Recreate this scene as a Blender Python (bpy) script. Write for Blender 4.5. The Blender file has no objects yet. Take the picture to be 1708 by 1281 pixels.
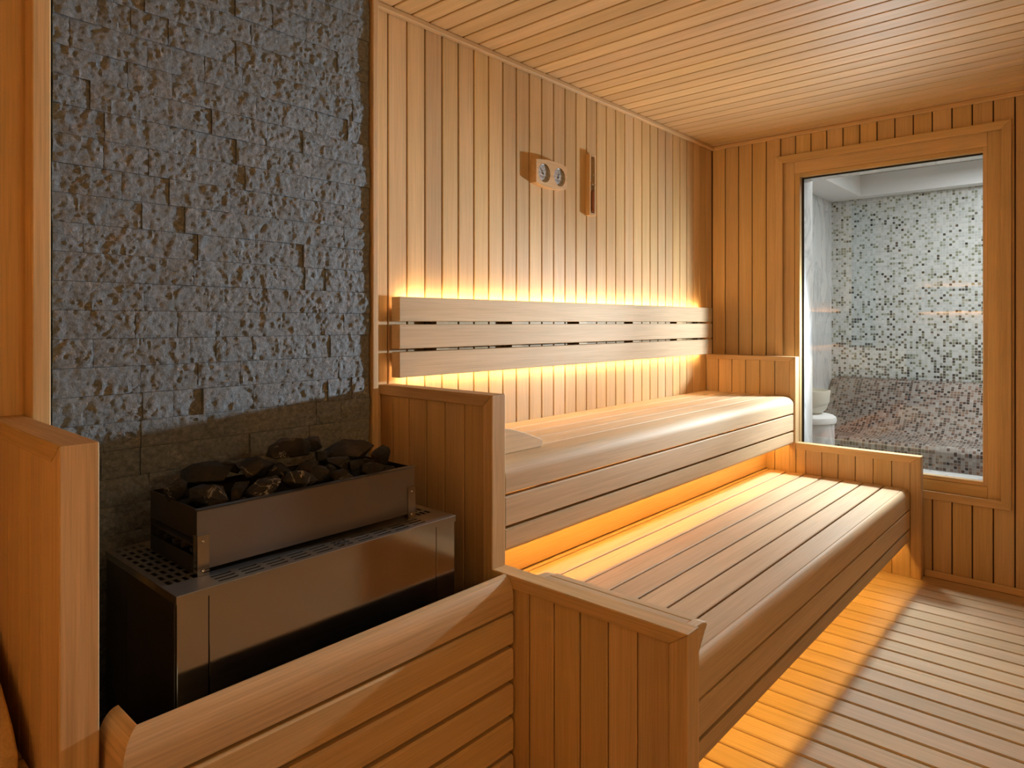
import bpy, bmesh, math, random
from mathutils import Vector, noise, Matrix

# ------------------------------------------------------------------ camera, world, lights, exposure
SC = bpy.context.scene
COL = SC.collection
cam_d = bpy.data.cameras.new('camera')
cam = bpy.data.objects.new('camera', cam_d); COL.objects.link(cam)
CAM_Z = 1.2477
cam.location = (0, 0, CAM_Z)
YAW = 0.7296                                   # room's long axis lies this far right of the view
cam.rotation_euler = (math.pi / 2, 0, YAW - math.pi / 2)
cam_d.sensor_width = 36.0
cam_d.lens = 1126.57 / 1708 * 36.0
cam_d.shift_y = -(640.5 - 537.78) / 1708
cam_d.clip_start = 0.02
SC.camera = cam

world = bpy.data.worlds.new('world'); SC.world = world
world.use_nodes = True
world.node_tree.nodes['Background'].inputs[0].default_value = (0.55, 0.62, 0.75, 1)
world.node_tree.nodes['Background'].inputs[1].default_value = 0.0

SC.view_settings.view_transform = 'Standard'
SC.view_settings.look = 'None'
SC.view_settings.gamma = 1.0
SC.view_settings.use_curve_mapping = False
SC.view_settings.exposure = 0.47
SC.cycles.max_bounces = 8
SC.cycles.diffuse_bounces = 5
SC.cycles.glossy_bounces = 3
SC.cycles.transparent_max_bounces = 8
SC.cycles.adaptive_threshold = 0.02
SC.cycles.sample_clamp_indirect = 6.0
SC.cycles.caustics_reflective = False
SC.cycles.caustics_refractive = False

def lamp(name, kind, loc, power, color, size=0.05, rot=(0, 0, 0), size_y=None, spot=None):
    d = bpy.data.lights.new(name, kind)
    d.energy = power; d.color = color
    if kind == 'AREA':
        d.size = size
        if size_y: d.shape = 'RECTANGLE'; d.size_y = size_y
    else:
        d.shadow_soft_size = size
    if spot: d.spot_size = spot; d.spot_blend = 0.0
    o = bpy.data.objects.new(name, d); COL.objects.link(o)
    o.location = loc; o.rotation_euler = rot
    return o
# assumed unseen lamp behind the window in the steam room, shining into the sauna
for nm, pw, ang, aim in (('assumed_steam_flood', 96, 166, (-1.0, 0.14, -0.20)), ('assumed_steam_beam', 250, 54, (-0.985, 0.155, 0.0))):  # two added bodiless spots stand in for it, placed by cast shadows
    sp = lamp(nm, 'SPOT', (4.075, 0.92, 1.26), pw, (0.88, 0.98, 1.06), 0.045, spot=math.radians(ang))
    sp.rotation_euler = Vector(aim).to_track_quat('-Z', 'Y').to_euler()
    sp.data.spot_blend = 1.0
# added warm fill light behind the viewer, not a known lamp of the sauna
lamp('warm_fill_light', 'AREA', (0.9, -1.70, 1.85), 6, (1.0, 0.70, 0.32), 0.5, (math.radians(78), 0, 0), 0.35)
# assumed unseen ceiling light of the steam room, added to brighten it
lamp('assumed_steam_ceiling_light', 'AREA', (5.0, 0.35, 2.40), 34, (0.93, 0.97, 1.0), 1.2, (0, 0, 0), 1.0)

# ------------------------------------------------------------------ measures (metres)
W = 1.816            # back wall face
XR = 3.84            # right wall face
H = 2.30
XL, YF = -1.10, -1.75
XP = 3.756           # right partitions, inner face
XA, XA2 = 1.373, 1.429   # partition right of the heater
XB, XB2 = 0.333, 0.393   # partition left of the heater
RND = random.Random(7)

# ------------------------------------------------------------------ materials
MAT = {}
def nt(name):
    m = bpy.data.materials.new(name); m.use_nodes = True
    t = m.node_tree
    for n in list(t.nodes): t.nodes.remove(n)
    out = t.nodes.new('ShaderNodeOutputMaterial')
    b = t.nodes.new('ShaderNodeBsdfPrincipled')
    t.links.new(b.outputs[0], out.inputs[0])
    MAT[name] = m
    return m, t, b, out
def N(t, kind, **kw):
    n = t.nodes.new('ShaderNode' + kind)
    for k, v in kw.items(): setattr(n, k, v)
    return n
def L(t, a, b): t.links.new(a, b)
def math_n(t, op, a, b=None, c=None, clamp=False):
    n = N(t, 'Math', operation=op); n.use_clamp = clamp
    for i, v in enumerate((a, b, c)):
        if v is None: continue
        if isinstance(v, (int, float)): n.inputs[i].default_value = v
        else: L(t, v, n.inputs[i])
    return n.outputs[0]
def ramp(t, fac, stops, interp='LINEAR'):
    r = N(t, 'ValToRGB'); r.color_ramp.interpolation = interp
    e = r.color_ramp.elements
    while len(e) > 1: e.remove(e[-1])
    e[0].position = stops[0][0]; e[0].color = (*stops[0][1], 1)
    for p, c in stops[1:]:
        x = e.new(p); x.color = (*c, 1)
    L(t, fac, r.inputs[0]); return r.outputs[0]
def mixc(t, fac, a, b, mode='MIX'):
    n = N(t, 'Mix', data_type='RGBA', blend_type=mode)
    if isinstance(fac, (int, float)): n.inputs[0].default_value = fac
    else: L(t, fac, n.inputs[0])
    for i, v in ((6, a), (7, b)):
        if isinstance(v, tuple): n.inputs[i].default_value = (*v, 1)
        else: L(t, v, n.inputs[i])
    return n.outputs[2]

def wood(name, axis, dark, mid, light, rough=0.52, var=0.12, streak=0.85):
    m, t, b, out = nt(name)
    tc = N(t, 'TexCoord'); oi = N(t, 'ObjectInfo')
    off = N(t, 'CombineXYZ')
    for i, k in enumerate((71.3, 37.7, 53.1)):
        L(t, math_n(t, 'MULTIPLY', oi.outputs['Random'], k), off.inputs[i])
    add = N(t, 'VectorMath', operation='ADD'); L(t, tc.outputs['Object'], add.inputs[0]); L(t, off.outputs[0], add.inputs[1])
    def mapped(along, across):
        mp = N(t, 'VectorMath', operation='MULTIPLY'); L(t, add.outputs[0], mp.inputs[0])
        s = [across] * 3; s[axis] = along
        mp.inputs[1].default_value = s
        return mp.outputs[0]
    def noise_t(vec, detail, dist=0.0, rgh=0.55):
        n = N(t, 'TexNoise'); n.inputs['Scale'].default_value = 1.0
        n.inputs['Detail'].default_value = detail; n.inputs['Roughness'].default_value = rgh
        n.inputs['Distortion'].default_value = dist
        L(t, vec, n.inputs['Vector']); return n.outputs['Fac']
    g1 = noise_t(mapped(1.1, 34), 5, 0.6)           # wide growth bands
    g2 = noise_t(mapped(5.0, 260), 3)               # fine grain
    g3 = noise_t(mapped(0.8, 4), 2)                 # slow tone drift
    col = ramp(t, g1, [(0.25, dark), (0.5, mid), (0.75, light)])
    f2 = ramp(t, g2, [(0.30, (0.80,) * 3), (0.62, (1.05,) * 3)])
    col = mixc(t, 0.75 * streak, col, f2, 'MULTIPLY')
    f3 = ramp(t, g3, [(0.3, (0.88,) * 3), (0.7, (1.08,) * 3)])
    col = mixc(t, 1.0, col, f3, 'MULTIPLY')
    v = math_n(t, 'MULTIPLY_ADD', oi.outputs['Random'], var * 1.6, 1.0 - var)
    hsv = N(t, 'HueSaturation'); L(t, col, hsv.inputs['Color']); L(t, v, hsv.inputs['Value'])
    r2 = math_n(t, 'FRACT', math_n(t, 'MULTIPLY', oi.outputs['Random'], 17.31))
    L(t, math_n(t, 'MULTIPLY_ADD', r2, 0.10, 0.95), hsv.inputs['Saturation'])
    L(t, math_n(t, 'MULTIPLY_ADD', r2, 0.006, 0.497), hsv.inputs['Hue'])
    L(t, hsv.outputs[0], b.inputs['Base Color'])
    b.inputs['Roughness'].default_value = rough
    b.inputs['Specular IOR Level'].default_value = 0.22
    bp = N(t, 'Bump'); bp.inputs['Strength'].default_value = 0.10; bp.inputs['Distance'].default_value = 0.001
    L(t, g2, bp.inputs['Height']); L(t, bp.outputs[0], b.inputs['Normal'])
    return m
WD = ((0.620, 0.412, 0.200), (0.668, 0.458, 0.230), (0.708, 0.498, 0.260))
BD = ((0.595, 0.425, 0.245), (0.645, 0.470, 0.280), (0.685, 0.510, 0.310))
for i, ax in enumerate('xyz'):
    wood('wood_' + ax, i, *WD)
    wood('bench_' + ax, i, *BD, var=0.10, rough=0.66)
    wood('coarse_' + ax, i, (0.575, 0.375, 0.185), (0.66, 0.445, 0.230), (0.725, 0.505, 0.285), streak=1.2)

def plain(name, col, rough=0.5, metal=0.0, spec=0.5, emit=None, strength=0.0):
    m, t, b, out = nt(name)
    b.inputs['Base Color'].default_value = (*col, 1); b.inputs['Roughness'].default_value = rough
    b.inputs['Metallic'].default_value = metal; b.inputs['Specular IOR Level'].default_value = spec
    if emit:
        b.inputs['Emission Color'].default_value = (*emit, 1); b.inputs['Emission Strength'].default_value = strength
    return m
plain('backing', (0.075, 0.035, 0.014), 0.9)
plain('black_rubber', (0.012, 0.012, 0.012), 0.6)
plain('white_paint', (0.78, 0.78, 0.76), 0.6)
plain('grey_paint', (0.62, 0.62, 0.60), 0.6)
plain('chrome', (0.75, 0.73, 0.70), 0.14, 1.0)
plain('dial_white', (0.50, 0.49, 0.48), 0.35)
plain('ink', (0.03, 0.03, 0.035), 0.6)
plain('sand', (0.30, 0.095, 0.03), 0.9)
plain('dark_iron', (0.05, 0.042, 0.036), 0.5, 0.6)
plain('bowl_stone', (0.62, 0.60, 0.52), 0.45)
plain('led_warm', (0.9, 0.8, 0.6), 0.5, emit=(1.0, 0.67, 0.31), strength=36.0)
plain('led_wall', (0.9, 0.8, 0.6), 0.5, emit=(1.0, 0.60, 0.12), strength=185.0)
plain('led_warm_low', (0.9, 0.8, 0.6), 0.5, emit=(1.0, 0.53, 0.11), strength=42.0)

def steel(name, col, rough, aniso=0.0):
    m, t, b, out = nt(name)
    tc = N(t, 'TexCoord'); n = N(t, 'TexNoise')
    mp = N(t, 'VectorMath', operation='MULTIPLY'); L(t, tc.outputs['Object'], mp.inputs[0]); mp.inputs[1].default_value = (3, 3, 3)
    L(t, mp.outputs[0], n.inputs['Vector']); n.inputs['Scale'].default_value = 4; n.inputs['Detail'].default_value = 6
    b.inputs['Base Color'].default_value = (*col, 1); b.inputs['Metallic'].default_value = 1.0
    L(t, math_n(t, 'MULTIPLY_ADD', n.outputs['Fac'], 0.12, rough - 0.06), b.inputs['Roughness'])
    return m
steel('steel', (0.40, 0.405, 0.41), 0.15)
steel('steel_matte', (0.25, 0.255, 0.26), 0.34)
steel('steel_top', (0.46, 0.46, 0.46), 0.40)
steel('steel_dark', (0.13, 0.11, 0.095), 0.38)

def stone_mat(name, c0, c1, c2, vein, sc, rough, bump, rust=0.0, vw=110.0, g0=0.55):
    m, t, b, out = nt(name)
    tc = N(t, 'TexCoord'); oi = N(t, 'ObjectInfo')
    add = N(t, 'VectorMath', operation='ADD'); L(t, tc.outputs['Object'], add.inputs[0])
    off = N(t, 'CombineXYZ')
    for i, k in enumerate((31.3, 17.7, 23.1)): L(t, math_n(t, 'MULTIPLY', oi.outputs['Random'], k), off.inputs[i])
    L(t, off.outputs[0], add.inputs[1])
    def nz(scale, detail, rgh=0.6, dist=0.0):
        n = N(t, 'TexNoise'); n.inputs['Scale'].default_value = scale; n.inputs['Detail'].default_value = detail
        n.inputs['Roughness'].default_value = rgh; n.inputs['Distortion'].default_value = dist
        L(t, add.outputs[0], n.inputs['Vector']); return n.outputs['Fac']
    a = nz(sc, 7, 0.65)
    col = ramp(t, a, [(0.30, c0), (0.52, c1), (0.72, c2)])
    if rust:
        r = nz(sc * 0.35, 3)
        col = mixc(t, math_n(t, 'MULTIPLY', ramp(t, r, [(0.58, (0,) * 3), (0.72, (1,) * 3)]), rust), col, (0.11, 0.065, 0.05))
    vn = nz(sc * 0.22, 6, 0.6, 1.2)
    d = math_n(t, 'ABSOLUTE', math_n(t, 'SUBTRACT', vn, 0.5))
    vm = math_n(t, 'SUBTRACT', 1.0, math_n(t, 'MULTIPLY', d, vw), clamp=True)
    gate = ramp(t, nz(sc * 0.16, 2), [(g0, (0,) * 3), (g0 + 0.10, (1,) * 3)])
    col = mixc(t, math_n(t, 'MULTIPLY', math_n(t, 'MULTIPLY', vm, gate), 0.75), col, vein)
    L(t, col, b.inputs['Base Color']); b.inputs['Roughness'].default_value = rough
    b.inputs['Specular IOR Level'].default_value = 0.35
    h = math_n(t, 'ADD', nz(sc * 2.2, 8, 0.7), math_n(t, 'MULTIPLY', a, 0.8))
    bp = N(t, 'Bump'); bp.inputs['Strength'].default_value = bump; bp.inputs['Distance'].default_value = 0.005
    L(t, h, bp.inputs['Height']); L(t, bp.outputs[0], b.inputs['Normal'])
    return m
stone_mat('wall_stone', (0.140, 0.160, 0.180), (0.220, 0.248, 0.278), (0.310, 0.345, 0.385), (0.65, 0.62, 0.58), 95, 0.75, 1.0, 0.1)
stone_mat('rock', (0.006, 0.006, 0.006), (0.014, 0.0135, 0.013), (0.034, 0.032, 0.030), (0.36, 0.33, 0.30), 30, 0.62, 0.55, 0.25)
stone_mat('rock_veined', (0.008, 0.008, 0.008), (0.017, 0.016, 0.015), (0.038, 0.035, 0.032), (0.62, 0.58, 0.54), 70, 0.6, 0.55, 0.25, 45.0, 0.40)
plain('mortar', (0.030, 0.028, 0.026), 0.95)
stone_mat('dark_slab', (0.02, 0.018, 0.016), (0.03, 0.027, 0.024), (0.045, 0.04, 0.036), (0.10, 0.09, 0.08), 20, 0.6, 0.2)

def marble():
    m, t, b, out = nt('marble')
    tc = N(t, 'TexCoord'); n = N(t, 'TexNoise'); n.inputs['Scale'].default_value = 2.6
    n.inputs['Detail'].default_value = 9; n.inputs['Distortion'].default_value = 1.5
    mp = N(t, 'VectorMath', operation='MULTIPLY'); mp.inputs[1].default_value = (1.6, 1.6, 0.7)
    L(t, tc.outputs['Object'], mp.inputs[0]); L(t, mp.outputs[0], n.inputs['Vector'])
    col = ramp(t, n.outputs['Fac'], [(0.30, (0.42, 0.43, 0.43)), (0.46, (0.66, 0.67, 0.66)), (0.50, (0.48, 0.49, 0.50)), (0.54, (0.70, 0.71, 0.70)), (0.75, (0.62, 0.63, 0.62))])
    L(t, col, b.inputs['Base Color']); b.inputs['Roughness'].default_value = 0.22
marble()

def mosaic(name, light, mid, dark, grout, p, wall):
    m, t, b, out = nt(name)
    uv = N(t, 'UVMap'); sp = N(t, 'SeparateXYZ'); L(t, uv.outputs[0], sp.inputs[0])
    u = math_n(t, 'DIVIDE', sp.outputs[0], p); v = math_n(t, 'DIVIDE', sp.outputs[1], p)
    cb = N(t, 'CombineXYZ'); L(t, math_n(t, 'FLOOR', u), cb.inputs[0]); L(t, math_n(t, 'FLOOR', v), cb.inputs[1])
    wn = N(t, 'TexWhiteNoise', noise_dimensions='2D'); L(t, cb.outputs[0], wn.inputs['Vector'])
    sc = N(t, 'SeparateColor'); L(t, wn.outputs['Color'], sc.inputs[0])
    r = wn.outputs['Value']
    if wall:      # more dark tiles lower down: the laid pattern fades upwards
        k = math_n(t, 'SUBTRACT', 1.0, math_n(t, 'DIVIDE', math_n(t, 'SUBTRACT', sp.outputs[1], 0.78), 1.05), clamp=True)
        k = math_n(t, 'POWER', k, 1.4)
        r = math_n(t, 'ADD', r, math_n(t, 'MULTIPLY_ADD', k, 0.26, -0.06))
    l2 = ramp(t, sc.outputs[0], light, 'CONSTANT')
    m2 = ramp(t, sc.outputs[1], mid, 'CONSTANT')
    d2 = ramp(t, sc.outputs[2], dark, 'CONSTANT')
    c = mixc(t, math_n(t, 'GREATER_THAN', r, 0.72 if wall else 0.44), l2, m2)
    c = mixc(t, math_n(t, 'GREATER_THAN', r, 0.90 if wall else 0.75), c, d2)
    def edge(x):
        f = math_n(t, 'FRACT', x)
        return math_n(t, 'MINIMUM', f, math_n(t, 'SUBTRACT', 1.0, f))
    e = math_n(t, 'MINIMUM', edge(u), edge(v))
    g = math_n(t, 'LESS_THAN', e, 0.07)
    c = mixc(t, g, c, grout)
    L(t, c, b.inputs['Base Color'])
    L(t, math_n(t, 'MULTIPLY_ADD', g, 0.5, 0.22), b.inputs['Roughness'])
    bp = N(t, 'Bump'); bp.inputs['Strength'].default_value = 0.4; bp.inputs['Distance'].default_value = 0.002
    L(t, math_n(t, 'MINIMUM', math_n(t, 'MULTIPLY', e, 8.0), 1.0), bp.inputs['Height']); L(t, bp.outputs[0], b.inputs['Normal'])
mosaic('mosaic_wall', [(0, (0.50, 0.52, 0.49)), (0.35, (0.58, 0.60, 0.57)), (0.65, (0.44, 0.46, 0.44)), (0.85, (0.66, 0.67, 0.62))],
       [(0, (0.25, 0.27, 0.19)), (0.4, (0.32, 0.34, 0.27)), (0.7, (0.19, 0.205, 0.135))],
       [(0, (0.06, 0.06, 0.05)), (0.5, (0.11, 0.115, 0.09)), (0.8, (0.025, 0.025, 0.022))], (0.56, 0.57, 0.54), 0.0207, True)
mosaic('mosaic_lounger', [(0, (0.36, 0.31, 0.27)), (0.4, (0.46, 0.41, 0.36)), (0.75, (0.29, 0.24, 0.20))],
       [(0, (0.24, 0.145, 0.10)), (0.35, (0.18, 0.11, 0.08)), (0.65, (0.30, 0.195, 0.15)), (0.85, (0.15, 0.12, 0.095))],
       [(0, (0.05, 0.03, 0.025)), (0.4, (0.09, 0.05, 0.04)), (0.75, (0.02, 0.016, 0.015))], (0.40, 0.365, 0.33), 0.0215, False)

def glass_mat(name, tint, refl=0.06):
    m, t, b, out = nt(name); t.nodes.remove(b)
    tr = N(t, 'BsdfTransparent'); tr.inputs[0].default_value = (*tint, 1)
    gl = N(t, 'BsdfGlossy'); gl.inputs['Roughness'].default_value = 0.0
    ge = N(t, 'NewGeometry'); dp = N(t, 'VectorMath', operation='DOT_PRODUCT')
    L(t, ge.outputs['Normal'], dp.inputs[0]); L(t, ge.outputs['Incoming'], dp.inputs[1])
    c = math_n(t, 'SUBTRACT', 1.0, math_n(t, 'ABSOLUTE', dp.outputs['Value']), clamp=True)
    mx = N(t, 'MixShader')
    L(t, math_n(t, 'MULTIPLY_ADD', math_n(t, 'POWER', c, 5.0), 0.96, refl, clamp=True), mx.inputs[0])
    L(t, tr.outputs[0], mx.inputs[1]); L(t, gl.outputs[0], mx.inputs[2]); L(t, mx.outputs[0], out.inputs[0])
glass_mat('window_glass', (0.97, 0.98, 0.975), 0.055)
glass_mat('tube_glass', (0.93, 0.93, 0.92), 0.06)

# ------------------------------------------------------------------ mesh helpers
def link(name, me, mat=None, parent=None, loc=(0, 0, 0)):
    o = bpy.data.objects.new(name, me); COL.objects.link(o)
    if me and mat and not me.materials: me.materials.append(MAT[mat])
    o.location = loc
    if parent:
        o.parent = parent
        o.location = Vector(loc) - world_loc(parent)
    return o
def world_loc(o):
    v = Vector(o.location)
    while o.parent: o = o.parent; v += Vector(o.location)
    return v
def fin(bm, name, smooth=None):
    bmesh.ops.recalc_face_normals(bm, faces=bm.faces)
    me = bpy.data.meshes.new(name); bm.to_mesh(me); bm.free()
    if smooth:
        for p in me.polygons: p.use_smooth = True
        me.set_sharp_from_angle(angle=math.radians(smooth))
    return me
AX = {'x': lambda s, a, b: (s, a, b), 'y': lambda s, a, b: (a, s, b), 'z': lambda s, a, b: (a, b, s)}
def prism_bm(prof, axis, s0, s1, bm=None, o=(0, 0, 0), sh0=None, sh1=None):
    """extrude a 2-D outline along an axis; sh0/sh1 shift each end point (for mitres)"""
    bm = bm or bmesh.new(); f = AX[axis]
    A = [bm.verts.new(Vector(f(s0 + (sh0(a, b) if sh0 else 0), a, b)) - Vector(o)) for a, b in prof]
    B = [bm.verts.new(Vector(f(s1 + (sh1(a, b) if sh1 else 0), a, b)) - Vector(o)) for a, b in prof]
    n = len(prof)
    bm.faces.new(A); bm.faces.new(B[::-1])
    for i in range(n):
        bm.faces.new((A[i], B[i], B[(i + 1) % n], A[(i + 1) % n]))
    return bm
def prism(name, prof, axis, s0, s1, mat, parent=None, smooth=None, bevel=None, sh0=None, sh1=None):
    f = AX[axis]
    o = Vector(f(s0, prof[0][0], prof[0][1]))
    me = fin(prism_bm(prof, axis, s0, s1, o=o, sh0=sh0, sh1=sh1), name, smooth)
    ob = link(name, me, mat, parent, o)
    if bevel:
        md = ob.modifiers.new('bevel', 'BEVEL'); md.width = bevel; md.segments = 2; md.limit_method = 'ANGLE'
        md.angle_limit = math.radians(50)
    return ob
CACHE = {}
def board_mesh(axis, size, c):
    """box with its four long edges chamfered; origin at the minimum corner"""
    key = (axis, tuple(round(s, 4) for s in size), c)
    if key in CACHE: return CACHE[key]
    i = 'xyz'.index(axis); a, b = [size[k] for k in range(3) if k != i]
    cc = min(c, a * 0.45, b * 0.45)
    pr = [(cc, 0), (a - cc, 0), (a, cc), (a, b - cc), (a - cc, b), (cc, b), (0, b - cc), (0, cc)] if cc > 0 else [(0, 0), (a, 0), (a, b), (0, b)]
    me = fin(prism_bm(pr, axis, 0, size[i]), 'board_mesh')
    CACHE[key] = me
    return me
MCACHE = {}
def board(name, axis, lo, hi, mat, parent=None, c=0.002):
    size = [hi[k] - lo[k] for k in range(3)]
    me = board_mesh(axis, size, c)
    k = (me.name, mat)
    if k not in MCACHE:
        m2 = me if not me.materials else me.copy()
        if m2 is not me: m2.materials.clear()
        m2.materials.append(MAT[mat]); MCACHE[k] = m2
    return link(name, MCACHE[k], None, parent, lo)
def box_bm(bm, lo, hi, o=(0, 0, 0)):
    o = Vector(o)
    v = [bm.verts.new(Vector((x, y, z)) - o) for x in (lo[0], hi[0]) for y in (lo[1], hi[1]) for z in (lo[2], hi[2])]
    for f in ((0, 1, 3, 2), (4, 6, 7, 5), (0, 4, 5, 1), (2, 3, 7, 6), (0, 2, 6, 4), (1, 5, 7, 3)):
        bm.faces.new([v[i] for i in f])
def boxes(name, items, mat, parent=None):
    bm = bmesh.new(); o = Vector(items[0][0])
    for lo, hi in items: box_bm(bm, lo, hi, o)
    return link(name, fin(bm, name), mat, parent, o)
def lathe(name, prof, centre, mat, parent=None, seg=40, axis='z', smooth=40):
    bm = bmesh.new(); rings = []
    for r, h in prof:
        ring = []
        for k in range(seg):
            a = 2 * math.pi * k / seg
            p = (r * math.cos(a), r * math.sin(a), h) if axis == 'z' else (r * math.cos(a), h, r * math.sin(a))
            ring.append(bm.verts.new(p))
        rings.append(ring)
    for i in range(len(rings) - 1):
        for k in range(seg):
            bm.faces.new((rings[i][k], rings[i][(k + 1) % seg], rings[i + 1][(k + 1) % seg], rings[i + 1][k]))
    bm.faces.new(rings[0]); bm.faces.new(rings[-1])
    return link(name, fin(bm, name, smooth), mat, parent, centre)
def thing(name, label, cat, loc=(0, 0, 0), group=None):
    o = bpy.data.objects.new(name, None); COL.objects.link(o); o.location = loc
    o.empty_display_size = 0.1
    bpy.context.view_layer.update()
    o['label'] = label; o['category'] = cat
    if group: o['group'] = group
    return o
def tag(o, label, cat, group=None):
    o['label'] = label; o['category'] = cat
    if group: o['group'] = group
    return o
def struct(o, label, cat):
    o['kind'] = 'structure'; o['label'] = label; o['category'] = cat
    return o
def arc(cx, cy, rx, ry, a0, a1, n):
    return [(cx + rx * math.cos(math.radians(a0 + (a1 - a0) * i / n)), cy + ry * math.sin(math.radians(a0 + (a1 - a0) * i / n))) for i in range(n + 1)]

# ------------------------------------------------------------------ floor
G = 0.0052     # groove between wall planks
fl = boxes('floor', [((XL, YF, -0.08), (XR + 0.05, W + 0.05, -0.035))], 'backing')
struct(fl, 'slatted light wood duckboard floor in front of the benches', 'floor')
x = XR - 0.007
k = 0
while x > XL + 0.1:
    board('floor_slat', 'y', (x - 0.0873, YF + 0.01, -0.026), (x, W, 0.0), 'bench_y', fl, 0.003)
    x -= 0.0963; k += 1
for yy in (-1.2, -0.6, 0.0, 0.6, 1.2, 1.7):
    board('floor_joist', 'x', (XL, yy - 0.03, -0.035), (XR, yy + 0.03, -0.0262), 'backing', fl, 0)
struct(boxes('dark_floor_slab', [((XB2 + 0.001, 1.262, 0.0005), (XA - 0.001, W - 0.002, 0.012))], 'dark_slab'), 'dark slab added to keep the floor under the heater black', 'hearth')  # dark slab put in so the floor under the heater reads black

# ------------------------------------------------------------------ back wall: planks and split stone
wb = boxes('wall_back', [((XL, W + 0.014, 0.0), (XR + 0.25, W + 0.06, H + 0.1))], 'backing')
struct(wb, 'back wall of vertical light wood planks with a split stone panel behind the heater', 'wall')
PB = 0.0812
j = 1.4085
xs = []
k = -2
while j + k * PB < XR:
    a = max(j + k * PB, 1.288); b_ = min(j + (k + 1) * PB, XR - 0.0005)
    if b_ - a > 0.01: xs.append((a, b_))
    k += 1
for a, b_ in xs:
    board('plank', 'z', (a + G / 2, W, 0.0), (b_ - G / 2, W + 0.0139, H - 0.001), 'wood_z', wb, 0.0022)
x = 0.4065
while x > XL:
    board('plank', 'z', (max(x - PB, XL) + G / 2, W, 0.0), (x - G / 2, W + 0.0139, H - 0.001), 'wood_z', wb, 0.0022)
    x -= PB
# split-face stone blocks, each a displaced slab
SX0, SX1 = 0.438, 1.294
YS = W - 0.036
rowh = 0.0662
z = 1.3418 - rowh * 21 + 0.0
bm = bmesh.new(); box_bm(bm, (SX0 - 0.002, W - 0.034, 0.0), (SX1 + 0.004, W + 0.0135, H - 0.001), (SX0, W, 0))
mb = link('stone_backing', fin(bm, 'stone_backing'), 'mortar', wb, (SX0, W, 0))
def stone_block(x0, x1, z0, z1, seed, proud):
    nx = max(6, int((x1 - x0) / 0.0042)); nz = 16
    gp = 0.0006
    x0 += gp; x1 -= gp; z0 += gp * 0.8; z1 -= gp * 0.8
    bm = bmesh.new(); grid = []
    tilt = RND.uniform(-0.003, 0.003)
    for i in range(nx + 1):
        colv = []
        for q in range(nz + 1):
            px = x0 + (x1 - x0) * i / nx; pz = z0 + (z1 - z0) * q / nz
            u = i / nx; v = q / nz
            p = Vector((px * 1.0, seed * 3.7, pz))
            d = 0.0
            # split face: chisel facets, upright ridges and fine crumble
            q1 = Vector((px * 30 + 1.6 * noise.noise(p * 26), seed * 1.7, pz * 13))
            d += 0.0026 * noise.noise(q1) + 0.0016 * (1 - 2 * abs(noise.noise(q1 * 1.9 + Vector((9, 0, 0)))))
            c1 = noise.cell_vector(Vector((px * 34 + 1.5 * noise.noise(p * 55), seed, pz * 20 + 1.5 * noise.noise(p * 48 + Vector((5, 0, 0))))))
            d += 0.0030 * (c1[0] - 0.5)
            d += 0.0014 * noise.noise(p * 85) + 0.0009 * noise.noise(p * 170)
            ex = min(u, 1 - u) * (x1 - x0); ez = min(v, 1 - v) * (z1 - z0)
            fall = min(1, ez / 0.012) ** 0.6 * (0.55 + 0.45 * min(1, ex / 0.006))
            y = 0.0165 + proud * 0.35 + tilt * (u - 0.5) * 2 + d
            y = 0.012 + (y - 0.012) * (0.72 + 0.28 * fall)
            y = max(0.004, y)
            colv.append(bm.verts.new((px - x0, -y, pz - z0)))
        grid.append(colv)
    for i in range(nx):
        for q in range(nz):
            bm.faces.new((grid[i][q], grid[i + 1][q], grid[i + 1][q + 1], grid[i][q + 1]))
    rim = [grid[i][0] for i in range(nx + 1)] + [grid[nx][q] for q in range(1, nz + 1)] + [grid[i][nz] for i in range(nx - 1, -1, -1)] + [grid[0][q] for q in range(nz - 1, 0, -1)]
    back = [bm.verts.new((v.co.x, 0.002, v.co.z)) for v in rim]
    n = len(rim)
    for i in range(n): bm.faces.new((rim[i], back[i], back[(i + 1) % n], rim[(i + 1) % n]))
    bm.faces.new(back)
    me = fin(bm, 'stone_block', 28)
    link('stone_block', me, 'wall_stone', wb, (x0, YS, z0))
seed = 1; r = 0
while z < H - 0.004:
    z1 = min(z + rowh, H - 0.002)
    z0 = max(z, 0.004)
    if z1 > z0 + 0.01:
        x = SX0 - (RND.uniform(0, 0.18))
        while x < SX1 - 0.001:
            ln = RND.choice((0.075, 0.11, 0.15, 0.19, 0.23, 0.28)) * RND.uniform(0.9, 1.15)
            xe = min(x + ln, SX1)
            if SX1 - xe < 0.04: xe = SX1
            xa = max(x, SX0)
            if xe - xa > 0.012:
                stone_block(xa, xe, z0, z1, seed, RND.uniform(-0.008, 0.011)); seed += 1
            x = xe
    z += rowh; r += 1

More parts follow.
